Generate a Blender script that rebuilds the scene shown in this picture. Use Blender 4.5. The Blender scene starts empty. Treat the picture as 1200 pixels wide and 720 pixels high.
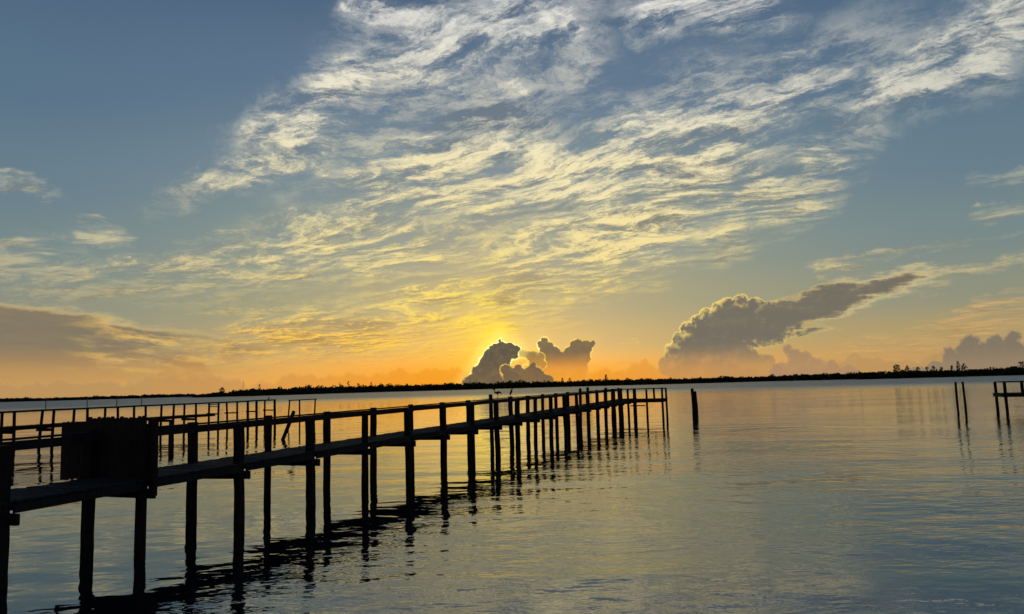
import bpy, bmesh, math, random
from mathutils import Vector, Matrix, noise as mnoise

R = math.radians
scene = bpy.context.scene
COL = scene.collection

# ------------------------------------------------------------------ camera
EYE = 3.2                                   # metres above the water
PITCH, ROLL = R(5.91), R(1.57)
cam_d = bpy.data.cameras.new('camera')
cam_d.sensor_width = 36.0
cam_d.lens = 27.0
cam_d.clip_start = 0.05
cam_d.clip_end = 60000
cam = bpy.data.objects.new('camera', cam_d)
COL.objects.link(cam)
cam.matrix_world = (Matrix.Translation((0, 0, EYE)) @ Matrix.Rotation(R(90) + PITCH, 4, 'X')
                    @ Matrix.Rotation(-ROLL, 4, 'Z'))
scene.camera = cam
scene.render.resolution_x, scene.render.resolution_y = 1024, 614

scene.cycles.use_adaptive_sampling = True
scene.cycles.adaptive_threshold = 0.02
scene.cycles.adaptive_min_samples = 12
scene.cycles.max_bounces = 6
vs = scene.view_settings
scene.display_settings.display_device = 'sRGB'
vs.view_transform = 'Standard'
vs.look = 'None'
vs.exposure = 0.0
vs.gamma = 1.0
vs.use_curve_mapping = False

# ------------------------------------------------------------------ sky
SUN_AZ, SUN_EL = (-1.537, 3.278)


def lin(v):
    v /= 255.0
    return v / 12.92 if v <= 0.04045 else ((v + 0.055) / 1.055) ** 2.4


def rgb(r, g, b, k=1.0):
    return (lin(r) * k, lin(g) * k, lin(b) * k, 1.0)


class Graph:
    """A few helpers that make node graphs readable."""

    def __init__(self, tree):
        self.t = tree
        self.n = tree.nodes
        self.l = tree.links

    def put(self, sock, v):
        if isinstance(v, bpy.types.NodeSocket):
            self.l.new(v, sock)
        elif v is not None:
            sock.default_value = v

    def m(self, op, a, b=None, c=None, clamp=False):
        n = self.n.new('ShaderNodeMath')
        n.operation = op
        n.use_clamp = clamp
        for i, v in enumerate((a, b, c)):
            self.put(n.inputs[i], v)
        return n.outputs[0]

    def add(self, a, b, clamp=False): return self.m('ADD', a, b, clamp=clamp)
    def sub(self, a, b): return self.m('SUBTRACT', a, b)
    def mul(self, a, b, clamp=False): return self.m('MULTIPLY', a, b, clamp=clamp)
    def mad(self, a, b, c): return self.m('MULTIPLY_ADD', a, b, c)
    def mx(self, a, b): return self.m('MAXIMUM', a, b)
    def mn(self, a, b): return self.m('MINIMUM', a, b)

    def v(self, op, a, b=None):
        n = self.n.new('ShaderNodeVectorMath')
        n.operation = op
        self.put(n.inputs[0], a)
        if op == 'SCALE':
            self.put(n.inputs[3], b)
        elif b is not None:
            self.put(n.inputs[1], b)
        return n.outputs[1] if op in ('LENGTH', 'DISTANCE', 'DOT_PRODUCT') else n.outputs[0]

    def xyz(self, a):
        n = self.n.new('ShaderNodeSeparateXYZ')
        self.put(n.inputs[0], a)
        return n.outputs

    def vec(self, x, y, z=0.0):
        n = self.n.new('ShaderNodeCombineXYZ')
        for i, v in enumerate((x, y, z)):
            self.put(n.inputs[i], v)
        return n.outputs[0]

    def sm(self, x, a, b, lo=0.0, hi=1.0, kind='SMOOTHSTEP'):
        n = self.n.new('ShaderNodeMapRange')
        n.interpolation_type = kind
        self.put(n.inputs[0], x)
        for i, v in enumerate((a, b, lo, hi)):
            self.put(n.inputs[1 + i], v)
        return n.outputs[0]

    def mix(self, f, a, b, mode='MIX'):
        n = self.n.new('ShaderNodeMixRGB')
        n.blend_type = mode
        self.put(n.inputs[0], f)
        self.put(n.inputs[1], a)
        self.put(n.inputs[2], b)
        return n.outputs[0]

    def ramp(self, x, stops, x0=0.0, x1=1.0):
        f = self.sm(x, x0, x1, kind='LINEAR')
        n = self.n.new('ShaderNodeValToRGB')
        n.color_ramp.interpolation = 'EASE'
        self.put(n.inputs[0], f)
        e = n.color_ramp.elements
        for i, (p, c) in enumerate(stops):
            q = (p - x0) / (x1 - x0)
            if i < 2:
                e[i].position = q
            else:
                e.new(q)
            e[i].color = c
        return n.outputs[0]

    def noise(self, p, scale, detail=4, rough=0.55, lac=2.0, dist=0.0, col=False):
        n = self.n.new('ShaderNodeTexNoise')
        n.noise_dimensions = '3D'
        self.put(n.inputs['Vector'], p)
        for k, v in (('Scale', scale), ('Detail', detail), ('Roughness', rough), ('Lacunarity', lac), ('Distortion', dist)):
            n.inputs[k].default_value = v
        return n.outputs['Color'] if col else n.outputs['Fac']

    def voro(self, p, scale, detail=0.0, rough=0.5, smooth=0.3):
        n = self.n.new('ShaderNodeTexVoronoi')
        n.voronoi_dimensions = '3D'
        n.feature = 'SMOOTH_F1'
        self.put(n.inputs['Vector'], p)
        n.inputs['Scale'].default_value = scale
        n.inputs['Detail'].default_value = detail
        n.inputs['Roughness'].default_value = rough
        n.inputs['Smoothness'].default_value = smooth
        n.normalize = True
        return n.outputs['Distance']

    def mapping(self, p, loc=(0, 0, 0), rot=0.0, sc=(1, 1, 1), kind='POINT'):
        n = self.n.new('ShaderNodeMapping')
        n.vector_type = kind
        self.put(n.inputs[0], p)
        n.inputs[1].default_value = loc
        n.inputs[2].default_value = (0, 0, rot)
        n.inputs[3].default_value = sc
        return n.outputs[0]


world = bpy.data.worlds.new('World')
scene.world = world
world.use_nodes = True
world.node_tree.nodes.clear()
G = Graph(world.node_tree)

DIR = G.n.new('ShaderNodeTexCoord').outputs['Generated']
dx, dy, dz0 = G.xyz(DIR)
dz = G.m('ABSOLUTE', dz0)
EL = G.mul(G.m('ARCSINE', dz), 57.29578)            # degrees above the horizon
AZ = G.mul(G.m('ARCTAN2', dx, dy), 57.29578)        # degrees right of the view axis
POS = G.vec(AZ, EL, 0.0)
SUN = Vector((math.sin(R(SUN_AZ)) * math.cos(R(SUN_EL)), math.cos(R(SUN_AZ)) * math.cos(R(SUN_EL)), math.sin(R(SUN_EL))))
cosang = G.v('DOT_PRODUCT', DIR, tuple(SUN))
ANG = G.mul(G.m('ARCCOSINE', G.mn(cosang, 1.0)), 57.29578)

# clear air: the Nishita sky of a sun just above the horizon, toned towards the evenly exposed morning sky
nish = G.n.new('ShaderNodeTexSky')
nish.sky_type = 'NISHITA'
nish.sun_disc = False
nish.sun_elevation = R(SUN_EL)
nish.sun_rotation = R(SUN_AZ)
nish.air_density = 1.0
nish.dust_density = 1.0
nish.ozone_density = 1.5
nish_c = G.mix(1.0, nish.outputs[0], (0.10, 0.10, 0.10, 1.0), 'MULTIPLY')

air = G.ramp(EL, [(0, rgb(222, 158, 76)), (1.5, rgb(208, 162, 92)), (3.2, rgb(172, 158, 114)), (6.0, rgb(150, 152, 124)),
                  (11, rgb(130, 147, 142)), (16, rgb(112, 137, 150)), (22, rgb(90, 118, 144)), (29, rgb(72, 98, 127)),
                  (45, rgb(56, 80, 112)), (90, rgb(44, 64, 96))], 0, 90)
cool = G.ramp(EL, [(0, rgb(200, 152, 92)), (2.6, rgb(172, 152, 108)), (5.5, rgb(138, 143, 126)), (9, rgb(116, 136, 138)),
                   (14, rgb(100, 126, 142)), (20, rgb(86, 114, 138)), (29, rgb(72, 98, 127)),
                   (45, rgb(56, 80, 112)), (90, rgb(44, 64, 96))], 0, 90)
AZS = G.m('ABSOLUTE', G.sub(AZ, SUN_AZ))
air = G.mix(G.sm(AZS, 8, 34), air, cool)
air = G.mix(G.sm(AZS, 45, 130), air, G.mix(G.sm(EL, 0, 40), rgb(116, 112, 124), rgb(58, 76, 104)))
air = G.mix(0.12, air, nish_c)

# warm glow round the hidden sun
gl_w = G.m('EXPONENT', G.mul(ANG, -1 / 5.0))
gl_n = G.m('EXPONENT', G.mul(ANG, -1 / 2.2))
lowf = G.sm(EL, 6.2, 0.5)
# the glow is weakened right of the sun: the air there stays greenish grey down to the horizon haze
glow_side = G.sub(1.0, G.mul(G.mul(G.sm(AZ, SUN_AZ - 1.0, SUN_AZ + 3.2), G.sm(EL, 0.7, 2.4)), 0.85))
base = G.mix(G.mul(G.mul(G.mul(gl_w, lowf), glow_side), 1.1, clamp=True), air, rgb(255, 168, 36))
hz_w = G.mul(G.mul(G.sm(EL, 3.4, 0.3), G.sm(AZS, 22, 2)), glow_side)
base = G.mix(G.mul(hz_w, 0.8), base, rgb(250, 158, 26))
base = G.mix(G.mul(G.mul(gl_n, glow_side), 0.8), base, rgb(255, 205, 70, 1.1))


def settle(done):
    """Make what is built next depend on the layers already done, so that the shader keeps few values alive at once."""
    global EL, AZ, POS
    bw = G.n.new('ShaderNodeRGBToBW')
    G.l.new(done, bw.inputs[0])
    tiny = G.mul(bw.outputs[0], 1e-7)
    EL = G.add(EL, tiny)
    AZ = G.add(AZ, tiny)
    POS = G.vec(AZ, EL, 0.0)


# ---------------------------------------------------------------- high broken cirrus
inv = G.m('DIVIDE', 1.0, G.add(dz, 0.10))
P = G.vec(G.mul(dx, inv), G.mul(dy, inv), 0.0)
P = G.mapping(P, rot=R(38))
big = G.v('SUBTRACT', G.noise(P, 0.8, 2, 0.5, col=True), (0.5, 0.5, 0.5))
warp = G.v('SUBTRACT', G.noise(P, 2.4, 2, 0.5, col=True), (0.5, 0.5, 0.5))
warp2 = G.v('SUBTRACT', G.noise(P, 9.0, 4, 0.65, col=True), (0.5, 0.5, 0.5))
Pw = G.v('ADD', G.v('ADD', P, G.v('SCALE', big, 0.7)), G.v('ADD', G.v('SCALE', warp, 0.16), G.v('SCALE', warp2, 0.12)))
Pf = G.v('MULTIPLY', Pw, (1.0, 1.55, 1.0))
Pfib = G.v('ADD', G.v('ADD', P, G.v('SCALE', big, 1.1)), G.v('ADD', G.v('SCALE', warp, 0.12), G.v('SCALE', warp2, 0.055)))
Pfib = G.v('MULTIPLY', Pfib, (1.0, 4.2, 1.0))
n1 = G.noise(Pf, 3.5, 12, 0.70)
n1b = G.noise(G.v('ADD', Pf, (0.026, -0.085, 0.0)), 3.5, 8, 0.70)
nf = G.noise(Pfib, 7.5, 10, 0.74)
nbig = G.noise(P, 0.9, 2, 0.5)
nsh = G.noise(G.v('ADD', Pf, (7.3, 2.1, 4.0)), 1.5, 6, 0.6)


def blob(e, inner=0.25, outer=1.25, src=None):
    az, el, ra, re, rot = e
    q = G.mapping(src or POS, loc=(az, el, 0), rot=R(rot), sc=(ra, re, 1), kind='TEXTURE')
    return G.sm(G.v('LENGTH', q), outer, inner)


POSW = G.v('ADD', POS, G.v('MULTIPLY', G.v('SUBTRACT', G.noise(POS, 0.13, 7, 0.62, col=True), (0.5, 0.5, 0.5)), (13.0, 6.0, 0.0)))


def union(es, w=None):
    acc = None
    for i, e in enumerate(es):
        b = blob(e[:5], src=POSW)
        if len(e) > 5:
            b = G.mul(b, e[5])
        acc = b if acc is None else G.mx(acc, b)
    return acc


MAIN = union([
    (*(-2.105, 24.387, 14.881, 6.846, 6.000),), (*(-13.467, 21.231, 10.506, 4.034, 30.000),), (*(-18.312, 15.986, 9.942, 2.640, 22.000),0.9),
    (*(-2.320, 16.042, 18.236, 7.360, 0.000),), (*(11.274, 16.622, 17.686, 7.778, 10.000),), (*(20.537, 19.119, 13.662, 5.616, 20.000),0.95),
    (*(29.847, 19.938, 9.918, 3.360, 26.000),), (*(21.032, 13.560, 11.230, 3.489, 30.000),), (*(-8.208, 10.475, 16.034, 4.064, 4.000),0.9),
    (*(5.925, 10.650, 17.923, 5.014, 8.000),), (*(-4.477, 5.697, 12.516, 3.802, 3.000),), (*(-1.318, 4.417, 4.455, 1.144, 2.000),), (*(-16.786, 4.587, 11.027, 2.740, 4.000),), (*(5.780, 6.864, 7.568, 1.645, 4.000),0.85), (*(-12.605, 4.121, 15.471, 3.410, 0.000),0.95),
    (*(-7.655, 26.859, 6.522, 1.928, 8.000),), (*(14.945, 26.034, 9.256, 2.700, -10.000),), (*(3.526, 32.362, 29.400, 5.590, 0.000),0.9), (*(34.803, 21.556, 9.426, 3.614, 26.000),0.95),
])
MINOR = union([
    (*(-33.453, 13.129, 2.272, 1.049, 0.000),), (*(-28.603, 10.974, 3.249, 1.334, 4.000),), (*(-24.688, 9.383, 4.794, 0.808, 6.000),), (*(-21.398, 8.566, 10.545, 2.722, 3.000),),
    (*(-31.904, 8.125, 7.910, 2.378, -4.000),), (*(34.027, 12.667, 2.231, 0.934, 0.000),), (*(32.669, 10.062, 3.661, 0.744, 8.000),),
    (*(28.410, 7.945, 7.450, 0.502, 4.000),0.8), (*(31.193, 6.164, 6.561, 0.652, 3.000),), (*(23.670, 7.245, 2.689, 0.349, 3.000),), (*(26.972, 2.005, 11.556, 2.031, 4.000),1.0),
    (*(31.948, 3.865, 6.886, 0.647, 5.000),0.9), (*(9.955, 1.792, 6.745, 0.748, 2.000),0.6), (*(8.473, 3.348, 0.996, 0.251, 2.000),0.9), (*(-3.381, 3.324, 1.903, 0.254, 4.000),1.0), (*(-3.141, 2.684, 2.282, 0.190, 8.000),1.0), (*(1.501, 2.624, 1.144, 0.190, -4.000),0.9),
])
SHADE = union([
    (*(-1.262, 19.076, 5.878, 2.412, 5.000),), (*(-3.594, 17.284, 4.547, 1.466, 0.000),), (*(16.415, 9.509, 3.552, 1.093, 0.000),0.6), (*(0.676, 7.165, 3.841, 1.018, 3.000),0.9),
    (*(-11.377, 5.166, 5.516, 1.123, 0.000),0.7), (*(12.954, 12.835, 7.350, 1.586, 8.000),0.6), (*(-16.782, 3.673, 7.569, 1.339, -2.000),0.6), (*(6.028, 13.276, 10.155, 1.244, 6.000),0.5),
])

MASK = G.mx(MAIN, G.mul(MINOR, 0.85))
dens = G.add(G.mul(n1, 0.75), G.mul(nf, 0.25))
dens = G.add(dens, G.mul(G.sub(nbig, 0.5), 0.35))
thr = G.mad(MASK, -0.40, 0.84)
cov = G.sm(G.sub(dens, thr), -0.07, 0.15)
veil = G.mul(G.mul(G.sm(MASK, 0.2, 1.0), G.sm(n1, 0.36, 0.62)), 0.55)
cov = G.mx(cov, veil)
cov = G.mx(cov, G.mul(SHADE, G.sm(n1, 0.25, 0.6, 0.35, 0.8)))
cov = G.mul(cov, G.sm(MASK, 0.0, 0.5))
# thin combed streaks low in the clear air at both sides
wst = G.mul(G.sub(G.noise(POS, 0.12, 3, 0.55), 0.5), 2.2)
stre = G.noise(G.vec(G.mul(AZ, 0.11), G.add(G.mul(EL, 1.15), G.add(wst, G.mul(AZ, -0.05))), 2.0), 1.0, 7, 0.6)
cov = G.mx(cov, G.mul(G.mul(G.sm(stre, 0.50, 0.66), G.sm(MINOR, 0.05, 0.6)), 0.8))
relief = G.sub(n1, n1b)
lit = G.add(G.mul(relief, 4.6), G.mul(G.sub(nf, 0.5), 1.9))
lit = G.add(lit, G.mul(G.sub(n1, 0.5), 1.2))
lit = G.add(lit, G.mul(G.sub(nsh, 0.52), -2.6))
lit = G.add(lit, 0.74)
lit = G.sub(lit, G.mul(SHADE, 0.6))
lit = G.m('MINIMUM', G.mx(lit, 0.0), 1.0)

c_lit = G.ramp(EL, [(0, rgb(232, 170, 78)), (3.5, rgb(255, 200, 84)), (6.5, rgb(252, 222, 128)), (10, rgb(252, 230, 160)),
                    (15, rgb(250, 235, 184)), (21, rgb(244, 236, 210)), (28, rgb(238, 236, 226)), (60, rgb(176, 180, 184))], 0, 60)
c_far = G.ramp(EL, [(0, rgb(206, 158, 104)), (3.5, rgb(214, 172, 112)), (7, rgb(196, 182, 140)), (11, rgb(196, 190, 158)),
                    (20, rgb(218, 215, 198)), (28, rgb(216, 217, 212)), (60, rgb(150, 156, 164))], 0, 60)
c_lit = G.mix(G.sm(AZS, 10, 32), c_lit, c_far)
c_lit = G.mix(G.mul(gl_w, G.sm(glow_side, 0.0, 1.0, 0.35, 1.0), clamp=True), c_lit, rgb(255, 220, 62, 1.12))
c_shd = G.ramp(EL, [(0, rgb(196, 138, 74)), (4, rgb(164, 130, 84)), (8, rgb(146, 134, 106)), (13, rgb(136, 134, 120)),
                    (19, rgb(114, 121, 127)), (27, rgb(98, 110, 128)), (60, rgb(80, 92, 112))], 0, 60)
c_cir = G.mix(lit, c_shd, c_lit)
sky = G.mix(G.mul(cov, 0.93), base, c_cir)
sky = G.mix(G.mul(G.m('EXPONENT', G.mul(ANG, -1 / 1.9)), 0.55, clamp=True), sky, rgb(255, 226, 70, 1.2))
settle(sky)

# ---------------------------------------------------------------- grey-tan stratus bank, low on the left
lx0, ly0 = (-33.895, 6.473)
lx1, ly1 = (-25.922, 5.200)
slope = (ly1 - ly0) / (lx1 - lx0)
below = G.sub(G.mad(G.sub(AZ, lx0), slope, ly0), EL)
wv = G.sub(G.noise(G.vec(G.mul(AZ, 0.22), G.mul(EL, 0.75), 3.0), 1.0, 8, 0.64), 0.5)
below = G.add(below, G.mul(wv, 2.3))
fade_r = G.sm(G.add(AZ, G.mul(wv, 24.0)), -16.782, -28.666)
bank = G.mul(G.sm(below, -0.05, 0.55), fade_r)
bank = G.mul(bank, G.sm(EL, 0.2, 2.6, 0.25, 0.95))
tear = G.noise(G.vec(G.mul(AZ, 0.20), G.mad(AZ, 0.12, G.mul(EL, 1.0)), 8.0), 1.0, 9, 0.66)
tears = G.mul(G.mul(G.sm(tear, 0.46, 0.62), G.sm(AZ, -31.067, -25.633, 0.04, 1.0)), G.sm(EL, 1.2, 3.0, 0.3, 0.9))
bank_c = G.mix(G.sm(EL, 0.8, 3.8), rgb(200, 150, 86), rgb(130, 119, 99))
bank_c = G.mix(tears, bank_c, rgb(246, 198, 104))
edge = G.mul(G.sm(below, 0.7, 0.0), G.sm(below, -0.5, 0.1))
bank_c = G.mix(G.mul(edge, 0.9), bank_c, rgb(236, 204, 132))
sky = G.mix(bank, sky, bank_c)
settle(sky)

# ---------------------------------------------------------------- cumulus towers on the horizon
bil = G.voro(POS, 2.1, 2.5, 0.55, 0.2)
bil = G.mul(G.sub(bil, 0.36), 0.36)
bil = G.add(bil, G.mul(G.sub(G.noise(POS, 5.5, 4, 0.62), 0.5), 0.14))
jit = G.v('MULTIPLY', G.v('SUBTRACT', G.noise(POS, 2.2, 4, 0.6, col=True), (0.5, 0.5, 0.5)), (0.55, 0.4, 0.0))
PC = G.v('ADD', POS, jit)


def heap(circles, ellipses=(), k=0.22, lumps=1.0):
    PC = G.v('ADD', POS, jit)
    acc = None
    for az, el, r in circles:
        d = G.sub(G.v('DISTANCE', PC, (az, el, 0.0)), r * 1.14)
        acc = d if acc is None else G.m('SMOOTH_MIN', acc, d, k)
    for az, el, ra, re, rot in ellipses:
        q = G.mapping(PC, loc=(az, el, 0), rot=R(rot), sc=(ra, re, 1), kind='TEXTURE')
        d = G.mul(G.sub(G.v('LENGTH', q), 1.0), min(ra, re))
        acc = d if acc is None else G.m('SMOOTH_MIN', acc, d, k)
    return G.add(acc, G.mul(bil, lumps))


grain = G.noise(POS, 1.7, 6, 0.6)
rimvar = G.sm(G.noise(POS, 0.75, 3, 0.6), 0.34, 0.60, 0.55, 1.25)
billow = G.voro(POS, 1.3, 4, 0.6, 0.15)


def lay(sky, d, body_hi, body_lo, el_lo, el_hi, rim_c, rim_w, rim_k, opac, glow=0.0, soft=0.035, lowfade=0.0, rim_el=1.6):
    """One heap of cumulus over what is behind it: dark body, lit rim, haze towards its foot."""
    body = G.mix(G.sm(EL, el_lo, el_hi), body_lo, body_hi)
    body = G.mix(G.sm(G.add(G.mul(grain, 0.6), G.mul(billow, 0.5)), 0.36, 0.68, 0.0, 0.05), body, rim_c)
    if glow:
        halo = G.mul(G.sm(d, 0.9, 0.0), glow)
        sky = G.mix(halo, sky, rim_c)
    rim = G.mul(G.sm(G.add(d, G.mul(G.sub(grain, 0.5), 0.2)), -rim_w, -rim_w * 0.15), G.mul(G.mul(G.sm(EL, rim_el * 0.4, rim_el, 0.1, 1.0), rimvar), rim_k), clamp=True)
    colr = G.mix(rim, body, rim_c)
    a = G.sm(d, soft, -soft)
    a = G.mul(a, opac)
    if lowfade:
        a = G.mul(a, G.sm(EL, 0.0, lowfade, 0.25, 1.0))
    return G.mix(a, sky, colr)



# low ragged heaps all along the horizon
hb = G.voro(G.vec(AZ, G.mul(EL, 0.6), 2.0), 0.42, 3.5, 0.62, 0.2)
hn = G.noise(G.vec(G.mul(AZ, 0.09), 0.0, 5.0), 1.0, 2, 0.5)
hband = G.add(G.sub(EL, G.mul(hn, 2.4)), G.mul(G.sub(hb, 0.3), 3.6))
hband_c = G.mix(G.sm(AZS, 4, 24), rgb(240, 152, 38), rgb(180, 144, 96))
hband_c = G.mix(G.sm(hband, -0.28, 0.0, 0.0, 0.55), hband_c, G.mix(G.sm(AZS, 4, 24), rgb(254, 178, 52), rgb(212, 166, 102)))
sky = G.mix(G.mul(G.sm(hband, 0.05, -0.05), 0.6), sky, hband_c)
settle(sky)

# left, faint
dE = heap([(-23.334, 2.078, 0.524), (-22.519, 1.715, 0.643), (-23.807, 1.621, 0.637), (-24.116, 1.049, 0.807), (-22.076, 1.121, 0.703)], lumps=2.6)
sky = lay(sky, dE, rgb(184, 138, 82), rgb(206, 148, 78), 0.5, 2.5, rgb(246, 180, 88), 0.25, 0.4, 0.34)
settle(sky)

# far right heap
dC = heap([(33.096, 2.283, 0.318), (32.794, 1.873, 0.372), (32.062, 1.804, 0.483), (31.399, 1.567, 0.432), (30.730, 1.982, 0.435), (30.454, 1.449, 0.491), (29.546, 1.436, 0.275),
           (29.701, 0.933, 0.494), (31.236, 0.654, 0.863), (32.432, 0.714, 0.746), (33.500, 0.671, 0.737), (34.603, 0.835, 0.831), (30.268, 0.255, 0.653),
           (28.816, 0.083, 0.662), (27.581, 0.010, 0.502), (32.102, -0.022, 0.853), (35.611, 0.174, 0.819), (30.692, -0.357, 1.189), (32.747, -0.414, 1.163), (29.267, -0.372, 0.768), (31.929, 1.272, 0.483), (33.117, 1.430, 0.477)], lumps=1.3)
sky = lay(sky, dC, rgb(124, 115, 100), rgb(148, 129, 104), 0.3, 2.0, rgb(196, 162, 118), 0.16, 0.4, 0.92)
settle(sky)

# right of the middle: great heap with its anvil drawn out to the right
dB = heap([(16.667, 5.581, 0.487), (15.770, 5.387, 0.490), (15.104, 5.177, 0.430), (14.245, 4.789, 0.431), (13.558, 4.327, 0.433), (12.866, 3.800, 0.495), (12.283, 3.078, 0.496),
           (11.815, 2.226, 0.620), (11.525, 1.243, 0.743), (17.580, 5.163, 0.606), (18.368, 4.755, 0.603), (15.526, 4.172, 1.224), (14.281, 3.182, 1.353), (16.974, 3.734, 1.215),
           (15.437, 2.520, 1.466), (13.303, 1.678, 1.478), (15.959, 1.279, 1.580), (18.741, 4.251, 0.722), (17.649, 0.315, 1.321), (13.061, 0.454, 1.474), (16.025, 4.637, 0.855), (14.688, 4.089, 0.860), (13.818, 3.511, 0.863), (16.730, 4.601, 0.852), (13.052, 2.676, 0.865)],
          [(19.169, 4.709, 2.618, 0.901, 4.000), (18.519, 3.417, 1.831, 1.083, 22.000), (19.891, 4.427, 2.818, 1.135, 14.000), (22.334, 5.170, 3.168, 1.235, 15.000), (25.502, 5.990, 3.334, 0.746, 13.000), (20.375, 3.145, 1.453, 0.297, 8.000)], k=0.22, lumps=1.0)
feath = G.noise(G.mapping(POS, rot=R(-13), sc=(0.35, 1.9, 1)), 1.0, 6, 0.62)
dB = G.add(dB, G.mul(G.sub(G.mul(G.sub(feath, 0.5), 1.6), G.mul(bil, 0.6)), G.sm(AZ, 16.764, 20.209)))
body_b = G.mix(G.sm(EL, 0.7, 3.0), rgb(176, 138, 94), rgb(116, 110, 98))
grain_b = G.noise(POS, 0.9, 5, 0.6)
body_b = G.mix(G.sm(G.add(G.mul(feath, 0.5), G.mul(billow, 0.6)), 0.38, 0.66, 0.0, 0.12), body_b, rgb(196, 172, 128))
body_b = G.mix(G.mul(G.sm(grain_b, 0.45, 0.72), G.sm(EL, 2.8, 1.0, 0.0, 0.55)), body_b, rgb(206, 156, 98))
left_rim = G.sm(AZ, 24.041, 13.189, 0.25, 1.0)
rim_n = G.sm(grain, 0.42, 0.62, 0.0, 0.9)
rimB = G.mul(G.mul(G.add(G.mul(G.sm(dB, -0.55, -0.05), rim_n), G.sm(dB, -0.13, -0.02), clamp=True), left_rim), 0.9)
rimB = G.mul(rimB, G.sm(EL, 1.2, 2.8))
colB = G.mix(rimB, body_b, rgb(255, 222, 122, 1.05))
anv = G.mul(G.sm(dB, -0.34, 0.02), G.sm(AZ, 19.927, 24.571))
colB = G.mix(G.mul(anv, 0.9), colB, rgb(226, 206, 150))
softB = G.sm(AZ, 18.504, 24.041, 0.07, 0.3)
sky = G.mix(G.mul(G.sm(G.m('DIVIDE', dB, softB), 1.0, -1.0), G.sm(EL, 0.3, 2.2, 0.5, 0.97)), sky, colB)
settle(sky)
dD = heap([(19.633, 2.044, 0.298), (20.004, 1.671, 0.416), (20.659, 1.407, 0.414), (21.347, 0.909, 0.470), (20.233, 0.830, 0.711), (22.426, 0.695, 0.408), (19.088, 0.510, 0.596), (23.480, 0.369, 0.405), (21.295, 0.086, 0.704), (19.903, 0.009, 0.770), (22.651, -0.012, 0.639), (23.719, -0.044, 0.519), (21.864, 0.421, 0.527)], lumps=1.3)
sky = lay(sky, dD, rgb(146, 124, 100), rgb(170, 136, 104), 0.5, 2.4, rgb(222, 174, 112), 0.2, 0.35, 0.75)
settle(sky)

# before the sun: two towers to the right, then the dark tower that hides the sun, then small heaps at its foot
def sun_rim():
    return G.mix(G.sm(G.add(ANG, G.mul(EL, 1e-6)), 1.0, 6.0), rgb(255, 240, 140, 1.6), rgb(255, 216, 104, 1.15))


dA2 = heap([(2.347, 3.234, 0.317), (2.084, 2.988, 0.317), (2.714, 2.779, 0.380), (3.086, 2.514, 0.380), (3.392, 2.188, 0.380), (2.626, 2.021, 0.696), (1.912, 1.534, 0.632),
            (4.803, 2.715, 0.569), (5.439, 2.821, 0.442), (5.889, 3.059, 0.215), (4.160, 2.418, 0.379), (3.831, 2.049, 0.379), (4.839, 1.955, 0.757), (4.190, 1.469, 0.694),
            (3.048, 1.376, 0.884), (1.293, 2.059, 0.443), (0.841, 1.818, 0.443), (2.395, 0.762, 0.820), (3.655, 0.601, 0.756), (2.451, 2.533, 0.443), (4.467, 2.156, 0.632), (5.166, 2.261, 0.505), (3.440, 1.744, 0.632), (4.038, 0.716, 0.818), (4.614, 0.952, 0.755)], lumps=0.8)
sky = lay(sky, dA2, rgb(120, 103, 78), rgb(228, 150, 62), 0.9, 2.6, sun_rim(), 0.11, 1.0, 0.96, glow=0.06, lowfade=1.8, rim_el=2.3)
settle(sky)
dV = heap([(0.603, 2.395, 0.285), (1.047, 2.319, 0.349), (1.491, 2.307, 0.348), (1.930, 2.104, 0.380), (1.603, 1.796, 0.506), (1.160, 1.872, 0.380), (1.912, 1.534, 0.443)], lumps=0.8)
sky = lay(sky, dV, rgb(150, 126, 80), rgb(196, 142, 70), 1.4, 2.7, rgb(255, 214, 84, 1.1), 0.12, 1.0, 0.85, rim_el=1.6)
settle(sky)
dG = heap([(-0.117, 1.654, 0.380), (0.395, 1.767, 0.380), (0.778, 1.820, 0.317), (0.129, 1.331, 0.506)], lumps=1.2)
sky = lay(sky, dG, rgb(255, 186, 80), rgb(240, 150, 62), 1.0, 2.4, rgb(255, 222, 96, 1.1), 0.3, 0.9, 0.9, rim_el=1.0)
settle(sky)
dA1 = heap([(-1.296, 2.764, 0.444), (-0.784, 2.877, 0.444), (-0.276, 2.800, 0.444), (0.166, 2.661, 0.349), (0.030, 2.347, 0.317), (-0.481, 2.298, 0.444), (-0.960, 3.454, 0.165), (-1.748, 2.458, 0.380), (-2.208, 1.837, 0.380), (-2.731, 1.155, 0.379), (-1.953, 1.893, 0.506), (-2.473, 1.337, 0.442),
            (-2.867, 0.716, 0.441), (-3.318, 0.350, 0.441), (-1.197, 1.620, 0.822), (-1.850, 0.879, 0.947), (-0.810, 1.863, 0.570), (-1.099, 0.480, 1.009), (-0.149, 0.454, 0.631), (-2.308, 0.260, 0.819), (-1.057, 2.123, 0.633), (-1.566, 2.137, 0.633), (-0.476, 2.488, 0.507)], lumps=0.8)
sky = lay(sky, dA1, rgb(98, 86, 72), rgb(116, 97, 73), 0.3, 2.4, sun_rim(), 0.12, 1.0, 1.0, glow=0.2, rim_el=1.0)
settle(sky)
dA0 = heap([(-0.634, 1.288, 0.379), (-0.322, 1.090, 0.379), (-0.267, 0.773, 0.505), (0.377, 1.134, 0.442), (0.616, 0.622, 0.505), (1.401, 1.422, 0.316), (1.263, 1.047, 0.442), (1.768, 0.969, 0.379), (1.756, 0.591, 0.504), (0.861, 0.300, 0.567), (2.377, 0.195, 0.567), (0.226, 0.254, 0.693), (1.614, 0.090, 0.693)], lumps=0.8)
sky = lay(sky, dA0, rgb(106, 91, 72), rgb(120, 100, 74), 0.3, 2.2, rgb(255, 196, 92, 1.05), 0.10, 0.95, 0.95, rim_el=1.0)
settle(sky)

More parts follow.
